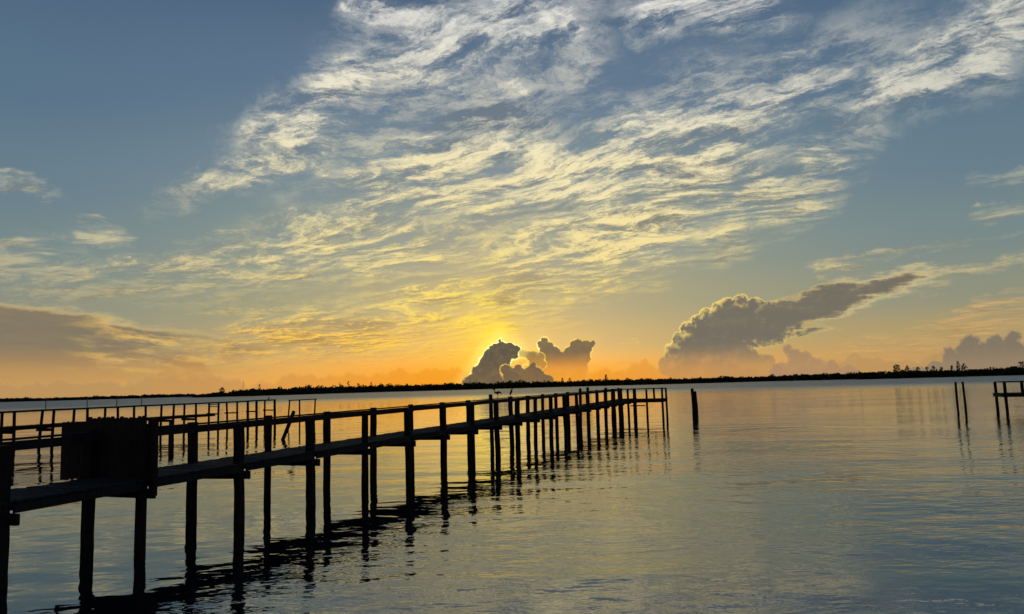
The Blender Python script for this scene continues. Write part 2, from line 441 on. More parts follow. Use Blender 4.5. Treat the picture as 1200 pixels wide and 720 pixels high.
bg = G.n.new('ShaderNodeBackground')
G.put(bg.inputs[0], sky)
bg.inputs[1].default_value = 1.0
out = G.n.new('ShaderNodeOutputWorld')
G.l.new(bg.outputs[0], out.inputs[0])
world.cycles.sampling_method = 'MANUAL'
world.cycles.sample_map_resolution = 512

# the sun itself stands behind the dark cumulus: only a weak, wide, warm remainder of it gets through
sun_d = bpy.data.lights.new('sun', 'SUN')
sun_d.energy = 0.004
sun_d.angle = R(12)
sun_d.color = (1.0, 0.72, 0.38)
sun = bpy.data.objects.new('sun', sun_d)
COL.objects.link(sun)
sun.rotation_euler = SUN.to_track_quat('Z', 'Y').to_euler()

# ================================================================== helpers for solid things
rnd = random.Random(11)


def link(o):
    COL.objects.link(o)
    return o


def obj(name, bm, mat, parent=None, smooth=False):
    me = bpy.data.meshes.new(name)
    if smooth:
        for f in bm.faces:
            f.smooth = True
    bm.normal_update()
    bm.to_mesh(me)
    bm.free()
    me.materials.append(mat)
    o = link(bpy.data.objects.new(name, me))
    if parent is not None:
        o.parent = parent
    return o


def tag(o, label, cat, group=None):
    o['label'] = label
    o['category'] = cat
    if group:
        o['group'] = group
    return o


def thing(name, label, cat, loc=(0, 0, 0), rz=0.0, group=None):
    o = link(bpy.data.objects.new(name, None))
    o.empty_display_size = 0.2
    o.location = loc
    o.rotation_euler = (0, 0, rz)
    return tag(o, label, cat, group)


def beam(bm, a, b, w, h, up=(0, 0, 1), jit=0.0, seg=1):
    """A sawn timber from a to b: w across, h along 'up'; long ones are cut in segments and slightly bent."""
    a, b, up = Vector(a), Vector(b), Vector(up)
    d = (b - a).normalized()
    s = d.cross(up).normalized()
    u = s.cross(d).normalized()
    rings = []
    for i in range(seg + 1):
        p = a.lerp(b, i / seg)
        if jit:
            p = p + u * rnd.uniform(-jit, jit) + s * rnd.uniform(-jit, jit)
        rings.append([bm.verts.new(p + s * sx * w / 2 + u * sy * h / 2) for sx, sy in ((-1, -1), (1, -1), (1, 1), (-1, 1))])
    for r0, r1 in zip(rings, rings[1:]):
        for k in range(4):
            bm.faces.new((r0[k], r0[(k + 1) % 4], r1[(k + 1) % 4], r1[k]))
    bm.faces.new(rings[0][::-1])
    bm.faces.new(rings[-1])


def pole(bm, base, top, r0, r1, n=9, seg=7, wob=0.012, flat=False, cap=True):
    """A weathered piling: slightly bent, uneven, tapering."""
    base, top = Vector(base), Vector(top)
    d = (top - base).normalized()
    s = d.cross(Vector((0, 1, 0))).normalized()
    u = s.cross(d).normalized()
    ph = rnd.uniform(0, 6.28)
    bend = Vector((rnd.uniform(-1, 1), rnd.uniform(-1, 1), 0)) * wob * 1.6
    rings = []
    for i in range(seg + 1):
        t = i / seg
        c = base.lerp(top, t) + bend * math.sin(t * math.pi)
        r = (r0 + (r1 - r0) * t)
        ring = []
        for k in range(n):
            a = ph + k * math.tau / n
            rr = r * (1 + rnd.uniform(-1, 1) * wob * 3.2)
            ring.append(bm.verts.new(c + (s * math.cos(a) + u * math.sin(a)) * rr))
        rings.append(ring)
    for p, q in zip(rings, rings[1:]):
        for k in range(n):
            bm.faces.new((p[k], p[(k + 1) % n], q[(k + 1) % n], q[k]))
    bm.faces.new(rings[0][::-1])
    bm.faces.new(rings[-1])


def square_post(bm, base, top, w, rz=0.0, jit=0.008, seg=5):
    base, top = Vector(base), Vector(top)
    ax = Vector((math.cos(rz), math.sin(rz), 0))
    ay = Vector((-math.sin(rz), math.cos(rz), 0))
    c = 0.16
    prof = [(-1 + c, -1), (1 - c, -1), (1, -1 + c), (1, 1 - c), (1 - c, 1), (-1 + c, 1), (-1, 1 - c), (-1, -1 + c)]
    rings = []
    for i in range(seg + 1):
        t = i / seg
        p = base.lerp(top, t) + Vector((rnd.uniform(-jit, jit), rnd.uniform(-jit, jit), 0))
        ww = w / 2 * (1 + rnd.uniform(-0.04, 0.05))
        rings.append([bm.verts.new(p + ax * x * ww + ay * y * ww) for x, y in prof])
    for p, q in zip(rings, rings[1:]):
        for k in range(8):
            bm.faces.new((p[k], p[(k + 1) % 8], q[(k + 1) % 8], q[k]))
    bm.faces.new(rings[0][::-1])
    bm.faces.new(rings[-1])


def material(name):
    m = bpy.data.materials.new(name)
    m.use_nodes = True
    g = Graph(m.node_tree)
    b = g.n['Principled BSDF']
    return m, g, b


def wood(name, c0, c1, rough=0.85):
    m, g, b = material(name)
    p = g.n.new('ShaderNodeTexCoord').outputs['Object']
    q = g.v('MULTIPLY', p, (9.0, 9.0, 1.6))
    grain_ = g.noise(q, 2.0, 5, 0.6)
    stain = g.noise(p, 1.3, 3, 0.55)
    f = g.add(g.mul(grain_, 0.65), g.mul(stain, 0.35))
    g.put(b.inputs['Base Color'], g.mix(g.sm(f, 0.35, 0.65), c0, c1))
    b.inputs['Roughness'].default_value = rough
    b.inputs['Specular IOR Level'].default_value = 0.12
    bp = g.n.new('ShaderNodeBump')
    bp.inputs['Strength'].default_value = 0.5
    bp.inputs['Distance'].default_value = 0.01
    g.put(bp.inputs['Height'], grain_)
    g.l.new(bp.outputs[0], b.inputs['Normal'])
    return m


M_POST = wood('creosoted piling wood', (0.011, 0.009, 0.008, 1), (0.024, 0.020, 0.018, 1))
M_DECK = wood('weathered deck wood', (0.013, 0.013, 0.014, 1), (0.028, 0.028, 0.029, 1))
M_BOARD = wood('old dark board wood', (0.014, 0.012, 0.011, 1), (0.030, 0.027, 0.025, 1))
M_POLE, _g, _b = material('grey thin metal')
_b.inputs['Base Color'].default_value = (0.10, 0.10, 0.10, 1)
_b.inputs['Roughness'].default_value = 0.6

# ================================================================== water
M_WATER, g, b = material('calm lagoon water')
p = g.n.new('ShaderNodeNewGeometry').outputs['Position']
dist_ = g.v('LENGTH', p)
dist_ = g.v('LENGTH', p)
gust = g.sm(g.noise(g.mapping(p, rot=R(20), sc=(0.035, 0.09, 1)), 1.0, 3, 0.55), 0.36, 0.66, 0.25, 1.4)
px_, py_, pz_ = g.xyz(p)
off_ = g.add(g.mul(g.add(px_, 7.96), 0.9461), g.mul(g.sub(py_, 16.57), -0.3238))   # metres to the right of the pier
right_ = g.sm(off_, 0.5, 9.5, 0.0, 1.0)                       # open water right of the pier is livelier than its lee
windy = g.sm(dist_, 150, 420)                                  # wind-ruffled water out in the lagoon
a_chop = g.mul(g.sm(right_, 0, 1, 0.014, 0.033, 'LINEAR'), g.sm(gust, 0.25, 1.4, 0.75, 1.2, 'LINEAR'))
a_rip = g.mul(g.sm(right_, 0, 1, 0.0012, 0.0135, 'LINEAR'), gust)


def wave_height(q):
    swell = g.noise(g.mapping(q, rot=R(14), sc=(0.13, 0.30, 1)), 1.0, 1, 0.5)
    chop = g.noise(g.mapping(q, rot=R(-12), sc=(0.95, 1.45, 1)), 1.0, 1.5, 0.45, dist=0.25)
    rip = g.noise(g.mapping(q, rot=R(9), sc=(3.6, 6.2, 1)), 1.0, 3, 0.42)
    h = g.mad(swell, 0.075, g.mul(chop, a_chop))
    return g.add(h, g.mul(rip, a_rip))


# wave slopes from three heights a few centimetres apart
EPS = 0.03
h0 = wave_height(p)
hx = wave_height(g.v('ADD', p, (EPS, 0.0, 0.0)))
hy = wave_height(g.v('ADD', p, (0.0, EPS, 0.0)))
nrm = g.v('NORMALIZE', g.vec(g.mul(g.sub(h0, hx), 1 / EPS), g.mul(g.sub(h0, hy), 1 / EPS), 1.0))
g.l.new(nrm, b.inputs['Normal'])
b.inputs['Base Color'].default_value = (0.006, 0.009, 0.010, 1)
g.put(b.inputs['Roughness'], g.add(g.mul(windy, 0.30), g.sm(dist_, 30, 130, 0.015, 0.05)))
b.inputs['IOR'].default_value = 2.25
b.inputs['Specular IOR Level'].default_value = 0.75

bm = bmesh.new()
rings = [0.0, 6, 14, 30, 60, 120, 300, 700, 1500, 3000, 7000, 16000]
prev = None
N = 48
for r in rings:
    if r == 0:
        prev = [bm.verts.new((0, 0, 0))]
        continue
    cur = [bm.verts.new((r * math.cos(k * math.tau / N), r * math.sin(k * math.tau / N), 0)) for k in range(N)]
    for k in range(N):
        if len(prev) == 1:
            bm.faces.new((prev[0], cur[k], cur[(k + 1) % N]))
        else:
            bm.faces.new((prev[k], cur[k], cur[(k + 1) % N], prev[(k + 1) % N]))
    prev = cur
water = obj('water', bm, M_WATER)
water['kind'] = 'structure'

# ================================================================== far shore with its woods
M_LAND, g, b = material('dark marsh bank')
g.put(b.inputs['Base Color'], g.mix(g.noise(g.n.new('ShaderNodeNewGeometry').outputs['Position'], 0.05, 4), (0.02, 0.02, 0.012, 1), (0.06, 0.055, 0.035, 1)))
b.inputs['Roughness'].default_value = 0.95
M_LEAF, g, b = material('mangrove foliage')
g.put(b.inputs['Base Color'], g.mix(g.noise(g.n.new('ShaderNodeNewGeometry').outputs['Position'], 0.2, 3), (0.012, 0.022, 0.008, 1), (0.04, 0.06, 0.022, 1)))
b.inputs['Roughness'].default_value = 0.9
b.inputs['Specular IOR Level'].default_value = 0.1
M_BARK, g, b = material('grey brown bark')
g.put(b.inputs['Base Color'], g.mix(g.noise(g.n.new('ShaderNodeNewGeometry').outputs['Position'], 3.0, 3), (0.03, 0.024, 0.018, 1), (0.07, 0.06, 0.05, 1)))
b.inputs['Roughness'].default_value = 0.95


def shore_dist(az):
    """Distance of the shore line in metres by bearing (degrees)."""
    d = 1230 + 120 * math.sin(az * 0.11 + 1.0) + 40 * math.sin(az * 0.43)
    if az < -22.494:
        d = 1750 + 60 * math.sin(az * 0.5)
    elif az > 15.007:
        d += 60
    if az > 23.983:
        d -= 90
    return d


def shore_pt(az, extra=0.0, z=0.0):
    d = shore_dist(az) + extra
    return Vector((math.sin(R(az)) * d, math.cos(R(az)) * d, z))


bm = bmesh.new()
prev = None
az = -75.0
while az <= 75.01:
    cur = [bm.verts.new(shore_pt(az, e, z)) for e, z in ((-3, -0.6), (0, 0.5), (12, 1.2), (400, 2.0), (6000, 3.0), (14000, 1.0))]
    if prev:
        for k in range(5):
            bm.faces.new((prev[k], cur[k], cur[k + 1], prev[k + 1]))
    prev = cur
    az += 0.5
obj('far_shore', bm, M_LAND)['kind'] = 'structure'


def leaf_clump(bm, c, rx, rz, n, size, r=rnd):
    """Leafy faces scattered through an uneven crown."""
    for _ in range(n):
        while True:
            v = Vector((r.uniform(-1, 1), r.uniform(-1, 1), r.uniform(-1, 1)))
            if v.length < 1:
                break
        q = c + Vector((v.x * rx, v.y * rx, v.z * rz))
        s = size * r.uniform(0.5, 1.3)
        e1 = Vector((r.uniform(-1, 1), r.uniform(-1, 1), r.uniform(-1, 1))).normalized()
        e2 = e1.cross(Vector((r.uniform(-1, 1), r.uniform(-1, 1), r.uniform(-1, 1)))).normalized()
        bm.faces.new([bm.verts.new(q + e1 * s), bm.verts.new(q + e2 * s * 0.6), bm.verts.new(q - e1 * s), bm.verts.new(q - e2 * s * 0.6)])


def canopy(az):
    """Height of the wood by bearing, metres."""
    n = mnoise.noise(Vector((az * 0.35, 0, 0))) * 1.8 + mnoise.noise(Vector((az * 4.1, 9, 0))) * 0.7 + mnoise.noise(Vector((az * 1.3, 4, 0))) * 1.0
    a0, a1 = -22.494, -18.496
    if az < a0:
        return 6.6 + n * 1.1
    hgt = 12.6 + n
    if az < a1:
        hgt = 3.5 + (az - a0) / (a1 - a0) * 7.5 + n
    elif az < -15.895:
        hgt = 11.0 + n
    elif az > 23.983:
        hgt = 10.6 + n
    elif az > 8.639:
        hgt = 10.6 + n * 0.7
    return hgt * 0.92


bm = bmesh.new()
for i in range(2300):
    az = rnd.uniform(-60, 60)
    dep = rnd.uniform(6, 70)
    hgt = canopy(az) * rnd.uniform(0.80, 1.02) * (1.0 if rnd.random() > 0.025 else 1.22)
    c = shore_pt(az, dep)
    rr = rnd.uniform(2.8, 7.5)
    leaf_clump(bm, Vector((c.x, c.y, hgt * 0.52)), rr, hgt * 0.48, 34, 1.7)
for i in range(90):                                              # some broad crowns standing above the rest
    az = rnd.uniform(-60, 60)
    c = shore_pt(az, rnd.uniform(10, 60))
    hgt = canopy(az) * rnd.uniform(1.02, 1.25)
    rr = rnd.uniform(3.5, 9.0)
    leaf_clump(bm, Vector((c.x, c.y, hgt * 0.66)), rr, hgt * 0.34, 70, 1.5)
az = -60.0
while az < 60:                                                   # the closed lower wall of mangrove
    c = shore_pt(az, rnd.uniform(4, 10))
    leaf_clump(bm, Vector((c.x, c.y, canopy(az) * 0.38)), 3.4, canopy(az) * 0.40, 26, 2.6)
    az += 0.10
w = obj('far_wood', bm, M_LEAF)
w['kind'] = 'stuff'


def shore_tree(name, label, az, hgt, crown_r, crown_from, dens, lean=0.0, group=None, cone=0.0):
    p = shore_pt(az, 22, 1.0)
    t = thing(name, label, 'tree', p, 0, group)
    bm = bmesh.new()
    pole(bm, (0, 0, 0), (lean, 0, hgt * 0.93), 0.32, 0.07, n=7, seg=6, wob=0.05)
    for k in range(6):
        a = rnd.uniform(0, 6.28)
        z0 = hgt * rnd.uniform(crown_from, 0.85)
        pole(bm, (lean * z0 / hgt, 0, z0), (lean * z0 / hgt + math.cos(a) * crown_r * 0.8, math.sin(a) * crown_r * 0.8, z0 + crown_r * 0.5), 0.12, 0.03, n=5, seg=3, wob=0.05)
    obj('trunk', bm, M_BARK, t)
    bm = bmesh.new()
    for k in range(dens):
        f = rnd.random()
        z0 = hgt * (crown_from + (1 - crown_from) * f)
        rad = crown_r * ((1 - cone * f) * math.sqrt(max(0.05, 1 - (2 * f - 1) ** 2)) if cone < 0.9 else (1.05 - f))
        a = rnd.uniform(0, 6.28)
        q = rnd.uniform(0.3, 1.0) * rad
        leaf_clump(bm, Vector((lean * f + math.cos(a) * q, math.sin(a) * q, z0)), 0.9, 0.7, 9, 0.55)
    obj('crown', bm, M_LEAF, t)
    return t


shore_tree('broadleaf_tree', 'lone tall dark tree standing above the far shore right of the sunlit clouds', 6.800, 18.9, 3.62, 0.25, 87, 0.3, cone=0.25)
shore_tree('pine_tree', 'spindly tree on the far shore, tallest above the wood left of the sunset glow', -12.137, 17.8, 2.12, 0.25, 30, 0.4)
shore_tree('pine_tree', 'thin tree close beside the tallest spindly one on the far shore', -12.742, 15.8, 1.88, 0.30, 24, 0.2)
shore_tree('pine_tree', 'broken topped thin tree on the far shore, right of the tallest spindly one', -11.408, 14.9, 2.25, 0.30, 30, -0.3)
shore_tree('broadleaf_tree', 'small round topped tree right of the group of thin trees on the shore', -10.492, 15.8, 2.25, 0.30, 38, 0.2)
shore_tree('broadleaf_tree', 'rounded bushy tree on the far shore at the left end of the near wood', -20.745, 11.6, 3.75, 0.20, 83, 0.0)
shore_tree('broadleaf_tree', 'thin crowned small tree rising right behind the leaning piling and lift frame', -18.269, 14.3, 1.88, 0.25, 30, 0.2)
shore_tree('broadleaf_tree', 'ragged low crowned tree under the right half of the bright edged cumulus', 3.579, 15.3, 2.75, 0.30, 41, 0.2)
shore_tree('broadleaf_tree', 'ragged forked tree on the shore just right of the bright edged cumulus', 4.146, 14.7, 3.25, 0.30, 45, -0.2)
shore_tree('broadleaf_tree', 'large dark double crowned tree, tallest left of the two pilings', 26.384, 17.5, 4.75, 0.15, 114, 0.3)
shore_tree('broadleaf_tree', 'mid height feathery tree right of the large double crowned tree', 26.994, 14.7, 3.25, 0.20, 57, 0.0)
shore_tree('pine_tree', 'narrow upright tree on the shore above the two pilings', 29.937, 18.4, 2.38, 0.15, 64, 0.1)
shore_tree('broadleaf_tree', 'round crowned tree touching the narrow upright tree above the pilings', 30.268, 15.6, 3.62, 0.15, 76, 0.2)
shore_tree('broadleaf_tree', 'small tree on the shore just left of the narrow upright tree', 29.599, 13.8, 2.00, 0.20, 34, 0.0)
shore_tree('broadleaf_tree', 'dark broad tree on the shore at the right edge of the view', 33.383, 16.8, 4.25, 0.15, 102, 0.0)
for k, (x, hh) in enumerate(((1076, 12.9), (1086, 12.6), (1094, 13.2), (1103, 12.4))):
    shore_tree('broadleaf_tree', 'feathery low tree between the double crowned and the narrow upright tree',
               (27.647, 28.141, 28.533, 28.970)[k], hh, 2.6, 0.25, 44, 0.1, group='feathery trees on the right shore')

t = thing('radio_mast', 'thin bare mast rising from the far shore above the lift frame', 'mast', shore_pt(-19.348, 30, 1.0))
bm = bmesh.new()
pole(bm, (0, 0, 0), (0, 0, 21), 0.28, 0.12, n=6, seg=4, wob=0.0)
obj('shaft', bm, M_POLE, t)
for z in (12, 16.5, 20):
    bm = bmesh.new()
    beam(bm, (-0.8, 0, z), (0.8, 0, z), 0.12, 0.12)
    obj('antenna_arm', bm, M_POLE, t)

# a pale sand spit at the end of the left shore
M_SAND, g, b = material('pale wet sand')
g.put(b.inputs['Base Color'], g.mix(g.noise(g.n.new('ShaderNodeNewGeometry').outputs['Position'], 0.4, 3), (0.30, 0.27, 0.21, 1), (0.42, 0.38, 0.30, 1)))
b.inputs['Roughness'].default_value = 0.8
bm = bmesh.new()
sx, sy = (-398.099, 948.789)
c = Vector((math.sin(R(-22.817)) * 1150, math.cos(R(-22.817)) * 1150, 0))
n = 24
ring0 = [bm.verts.new(c + Vector((math.cos(k * math.tau / n) * 13 * (1 + 0.2 * rnd.random()), math.sin(k * math.tau / n) * 40, -0.2))) for k in range(n)]
ring1 = [bm.verts.new(c + Vector((math.cos(k * math.tau / n) * 8 * (1 + 0.3 * rnd.random()), math.sin(k * math.tau / n) * 26, 0.55))) for k in range(n)]
for k in range(n):
    bm.faces.new((ring0[k], ring0[(k + 1) % n], ring1[(k + 1) % n], ring1[k]))
bm.faces.new(ring1)
obj('sand_spit', bm, M_SAND)['kind'] = 'structure'

# ================================================================== the long pier
X0, Y0, TH, BAY, WID = -7.957, 16.572, 0.3297, 3.119, 1.438
DV = Vector((math.sin(TH), math.cos(TH), 0))          # along the pier, away from the shore
NV = Vector((-math.cos(TH), math.sin(TH), 0))         # across it, to its far (left) side
ORI = Vector((X0, Y0, 0))


def deck_z(k): return 1.46 + 0.016 * k
def rail_z(k): return 2.42 + 0.0145 * k


def on(k, n=0.0, z=0.0):
    p = ORI + DV * (k * BAY) + NV * n
    return Vector((p.x, p.y, z))


RZ = math.pi / 2 - TH
pier = thing('pier', 'long dark timber pier with a gate, running from left foreground to its railed head', 'pier', on(-3))
INV = Matrix.Translation(-on(-3))


def part(name, bm, mat, parent=None, smooth=False):
    bmesh.ops.transform(bm, matrix=INV, verts=bm.verts)
    return obj(name, bm, mat, parent or pier, smooth)


LAST = 19.3
# planked deck: cross planks with gaps, a little uneven
bm = bmesh.new()
s = -4.0 * BAY
while s < LAST * BAY:
    wpl = 0.138
    k = s / BAY
    z = deck_z(k) - 0.02 + rnd.uniform(-0.006, 0.006)
    beam(bm, on((s + wpl / 2) / BAY, -0.13 + rnd.uniform(-0.025, 0.02), z), on((s + wpl / 2) / BAY, WID + 0.10 + rnd.uniform(-0.03, 0.03), z + rnd.uniform(-0.004, 0.004)), wpl, 0.04)
    s += wpl + 0.011
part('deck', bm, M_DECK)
for n in (-0.02, WID * 0.5, WID + 0.02):
    bm = bmesh.new()
    off = -0.115 if n < 0.5 else (0.0 if n < 1.2 else -0.115)
    nn = n + (0.13 if n < 0.5 else (0 if n < 1.2 else -0.13))
    for k in range(-4, 20):
        k1 = min(k + 1, LAST)
        beam(bm, on(k, nn, deck_z(k) - 0.115 + rnd.uniform(-0.006, 0.006)), on(k1, nn, deck_z(k1) - 0.115), 0.05, 0.14)
    part('stringer', bm, M_BOARD)
# fascia boards on the two outer sides, cut at the posts
for n in (-0.12, WID + 0.10):
    bm = bmesh.new()
    for k in range(-4, 19):
        beam(bm, on(k + 0.04, n, deck_z(k) - 0.128 + rnd.uniform(-0.008, 0.008)), on(k + 0.96, n, deck_z(k + 1) - 0.128 + rnd.uniform(-0.008, 0.008)), 0.04, 0.16)
    part('fascia', bm, M_BOARD)
# handrail on the far side
bm = bmesh.new()
for k in range(-4, 20):
    k1 = min(k + 1, LAST)
    beam(bm, on(k, WID - 0.14, rail_z(k) - 0.09 + rnd.uniform(-0.012, 0.012)), on(k1, WID - 0.14, rail_z(k1) - 0.09 + rnd.uniform(-0.012, 0.012)), 0.045, 0.185)
    beam(bm, on(k, WID - 0.08, rail_z(k) + 0.03), on(k1, WID - 0.08, rail_z(k1) + 0.03), 0.15, 0.04)
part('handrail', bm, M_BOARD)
# posts and cross beams
tall = {(8, 1): 0.20, (15, 0): 0.25, (15, 1): 0.24, (14, 1): 0.22, (0, 0): 0.10}
for k in range(-4, 20):
    for row in (0, 1):
        lx, ly = rnd.uniform(-0.05, 0.05), rnd.uniform(-0.04, 0.04)
        n = row * WID
        top = rail_z(k) + (0.07 if row else 0.0) + rnd.uniform(0, 0.03) + tall.get((k, row), 0.0)
        w = rnd.uniform(0.19, 0.215) * (1.0 if row == 0 else 0.95) * (1 + 0.003 * max(k, 0))
        bm = bmesh.new()
        a = on(k, n, -1.4) + Vector((lx, ly, 0))
        b_ = on(k, n, top) + Vector((-lx * 0.4, -ly * 0.4, 0))
        if k == 14 and row == 1:
            b_ += Vector((0.18, 0, 0))
        if (k + row) % 3 == 0:
            pole(bm, a, b_, w * 0.57, w * 0.52, n=10, seg=7, wob=0.016)
        else:
            square_post(bm, a, b_, w, RZ, 0.012, 7)
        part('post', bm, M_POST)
    bm = bmesh.new()
    zc = deck_z(k) - 0.212 - 0.105
    beam(bm, on(k + 0.045, -0.22, zc + rnd.uniform(-0.02, 0.02)), on(k + 0.045, WID + 0.2, zc + rnd.uniform(-0.02, 0.02)), 0.07, 0.2)
    part('cross_beam', bm, M_BOARD)

# the board gate across the pier, reaching out past its far side
gate = link(bpy.data.objects.new('gate', None))
gate.parent = pier
gate['label'] = 'dark closed barrier of upright boards across the near end'
bm = bmesh.new()
n = 0.16
i = 0
while n < 2.46:
    wpl = rnd.uniform(0.118, 0.138)
    topz = (2.77 if n < 1.80 else 2.68) + rnd.uniform(-0.022, 0.022)
    c0 = on(0.06, n, 1.40 + rnd.uniform(-0.02, 0.02))
    c1 = on(0.06, n, topz)
    d = DV * 0.02
    e = NV * (wpl / 2 - 0.003)
    ear = 0.045
    prof = [c0 - e, c0 + e, c1 + e - Vector((0, 0, ear)), c1 + e * 0.55, c1 - e * 0.55, c1 - e - Vector((0, 0, ear))]
    f0 = [bm.verts.new(q - d * 0.5) for q in prof]
    f1 = [bm.verts.new(q + d * 0.5) for q in prof]
    bm.faces.new(f0)
    bm.faces.new(f1[::-1])
    for k in range(6):
        bm.faces.new((f0[k], f1[k], f1[(k + 1) % 6], f0[(k + 1) % 6]))
    n += wpl
    i += 1
part('gate_panel', bm, M_BOARD, gate)
bm = bmesh.new()
for z in (1.48, 2.05, 2.56):
    beam(bm, on(0.085, 0.1, z), on(0.085, 2.46, z), 0.045, 0.10)
part('gate_rail', bm, M_BOARD, gate)
for n, zt in ((0.03, 2.72), (WID + 0.0, 2.66)):
    bm = bmesh.new()
    square_post(bm, on(0.105, n, deck_z(0) + 0.004), on(0.105, n, zt), 0.16, RZ, 0.004, 3)
    part('gate_post', bm, M_POST, gate)
bm = bmesh.new()
square_post(bm, on(0.03, -0.215, 1.10), on(0.03, -0.215, 2.52), 0.13, RZ, 0.004, 3)
part('gate_post', bm, M_POST, gate)

# side platform at the head of the pier
RV = -NV
ZT = deck_z(18)
plat = link(bpy.data.objects.new('platform', None))
plat.parent = pier


def pt(r, d, z):
    p = on(18.3) + RV * (r * 0.9) + DV * d
    return Vector((p.x, p.y, z))


bm = bmesh.new()
s = 0.15
while s < 3.35:
    beam(bm, pt(s + 0.07, -0.08, ZT - 0.02 + rnd.uniform(-0.005, 0.005)), pt(s + 0.07, 2.5 + rnd.uniform(-0.03, 0.03), ZT - 0.02), 0.137, 0.04)
    s += 0.149
part('platform_deck', bm, M_DECK, plat)
bm = bmesh.new()
for d in (-0.05, 1.2, 2.45):
    beam(bm, pt(0.14, d, ZT - 0.18), pt(3.3, d, ZT - 0.18), 0.05, 0.28)
part('platform_stringer', bm, M_BOARD, plat)
bm = bmesh.new()
ZR = rail_z(18) - 0.02
beam(bm, pt(-0.1, 0.0, ZR), pt(3.4, 0.0, ZR + 0.03), 0.13, 0.09)
beam(bm, pt(3.32, 0.07, ZR - 0.005), pt(3.32, 2.5, ZR - 0.01), 0.12, 0.08)
beam(bm, pt(-1.3, 2.42, ZR), pt(3.25, 2.42, ZR), 0.12, 0.08)
part('platform_rail', bm, M_BOARD, plat)
for r, d, zb, zt in ((0.55, 0, -1.2, ZR - 0.05), (1.7, 0, -1.2, ZR - 0.05), (3.28, 0, -1.2, ZR - 0.02),
                     (2.05, 2.4, ZT - 0.2, ZR - 0.04), (3.3, 2.42, -1.2, ZR - 0.06)):
    bm = bmesh.new()
    pole(bm, pt(r, d, zb), pt(r + rnd.uniform(-0.03, 0.03), d, zt), 0.105, 0.095, n=9, seg=6, wob=0.012)
    part('platform_post', bm, M_POST, plat)
bm = bmesh.new()
beam(bm, pt(0.1, -0.2, 1.16), pt(1.55, -0.2, 1.16), 0.35, 0.09)
part('boat_step', bm, M_BOARD, plat)

# ================================================================== the broken pier further left
S0 = Vector((-31.6, 53.0, 0))
S1 = Vector((-24.5, 80.5, 0))
sdir = (S1 - S0).normalized()
snor = Vector((-sdir.y, sdir.x, 0))
pier2 = thing('pier', 'derelict pier behind the gated one, its deck broken off before the last posts', 'pier', S0)
INV = Matrix.Translation(-S0)
p_ = lambda nm, bm, mt, par=None: part(nm, bm, mt, par or pier2)


def at_az(az, off=0.0):
    """Where the bearing az meets the row that lies 'off' to the left of the broken pier's near row."""
    ray = Vector((math.sin(R(az)), math.cos(R(az)), 0))
    o = S0 + snor * off
    t = (o.x * sdir.y - o.y * sdir.x) / (ray.x * sdir.y - ray.y * sdir.x)
    return ray * t


POSTS2 = [(-32.874, 0), (-33.538, 1), (-30.826, 0), (-31.517, 1), (-28.879, 0), (-29.696, 1), (-27.158, 0),
          (-27.902, 1), (-25.484, 0), (-26.200, 1), (-23.815, 0), (-24.550, 1), (-22.372, 0), (-23.124, 1),
          (-20.952, 0), (-21.556, 1), (-19.702, 0), (-20.399, 1), (-18.432, 0), (-19.027, 1), (-17.229, 0), (-17.890, 1)]
W2 = 1.3
ZD2, ZR2 = 1.50, 2.47
LEAN2 = {3: 0.16, 5: 0.05, 2: 0.05}
spots = []
for i, (az, row) in enumerate(POSTS2 + [(-36.0, 0), (-36.5, 1), (-39.0, 0)]):
    q = at_az(az, row * W2)
    spots.append((q, row))
    bm = bmesh.new()
    ln = LEAN2.get(i, rnd.uniform(-0.05, 0.05))
    top = ZR2 + rnd.uniform(-0.02, 0.03)
    fat = 0.13 if i in (18, 19, 20) else 0.10
    pole(bm, (q.x - ln, q.y, -1.2), (q.x + ln, q.y, top), fat * 1.05, fat * 0.92, n=9, seg=6, wob=0.016)
    p_('post', bm, M_POST)
a0, a1 = at_az(-40, 0), at_az(-17.171, 0)
bm = bmesh.new()
beam(bm, (a0.x, a0.y, ZR2 - 0.02), (a1.x, a1.y, ZR2 + 0.02), 0.12, 0.13, seg=22, jit=0.015)
p_('handrail', bm, M_BOARD)
b0, b1 = at_az(-40, 0), at_az(-22.262, 0)
L = (b1 - b0).length
bm = bmesh.new()
s = 0.0
while s < L + 1.6:
    c = b0 + sdir * s
    if s < L - 0.5 or rnd.random() > 0.35:
        z = ZD2 - 0.02 + rnd.uniform(-0.01, 0.01)
        e = c + snor * (W2 + 0.1)
        beam(bm, c - snor * 0.12 + Vector((0, 0, z)), Vector((e.x, e.y, z)), 0.14, 0.04)
    s += 0.152
p_('deck', bm, M_DECK)
for off in (0.13, W2 - 0.13):
    bm = bmesh.new()
    u, v = b0 + snor * off, at_az(-21.171, off)
    beam(bm, (u.x, u.y, ZD2 - 0.16), (v.x, v.y, ZD2 - 0.12), 0.06, 0.22, seg=14, jit=0.012)
    p_('stringer', bm, M_BOARD)
for i in range(0, 22, 2):
    q0, q1 = spots[i][0], spots[i + 1][0]
    bm = bmesh.new()
    d = (q1 - q0).normalized() * 0.18
    zc = ZD2 - 0.37 if i < 14 else ZD2 - 0.05
    hh = 0.2 if i < 14 else 0.12
    sh = -sdir * 0.13
    beam(bm, Vector((q0.x, q0.y, zc)) - d + sh, Vector((q1.x, q1.y, zc + rnd.uniform(-0.03, 0.03))) + d + sh, 0.08, hh)
    p_('cross_beam', bm, M_BOARD)
bm = bmesh.new()                                            # ladder like rungs near the broken end
q0, q1 = spots[14][0], spots[15][0]
for z in (2.12, 2.30):
    beam(bm, Vector((q0.x, q0.y, z)) - sdir * 0.13, Vector((q1.x, q1.y, z)) - sdir * 0.13, 0.05, 0.07)
p_('rung', bm, M_BOARD)
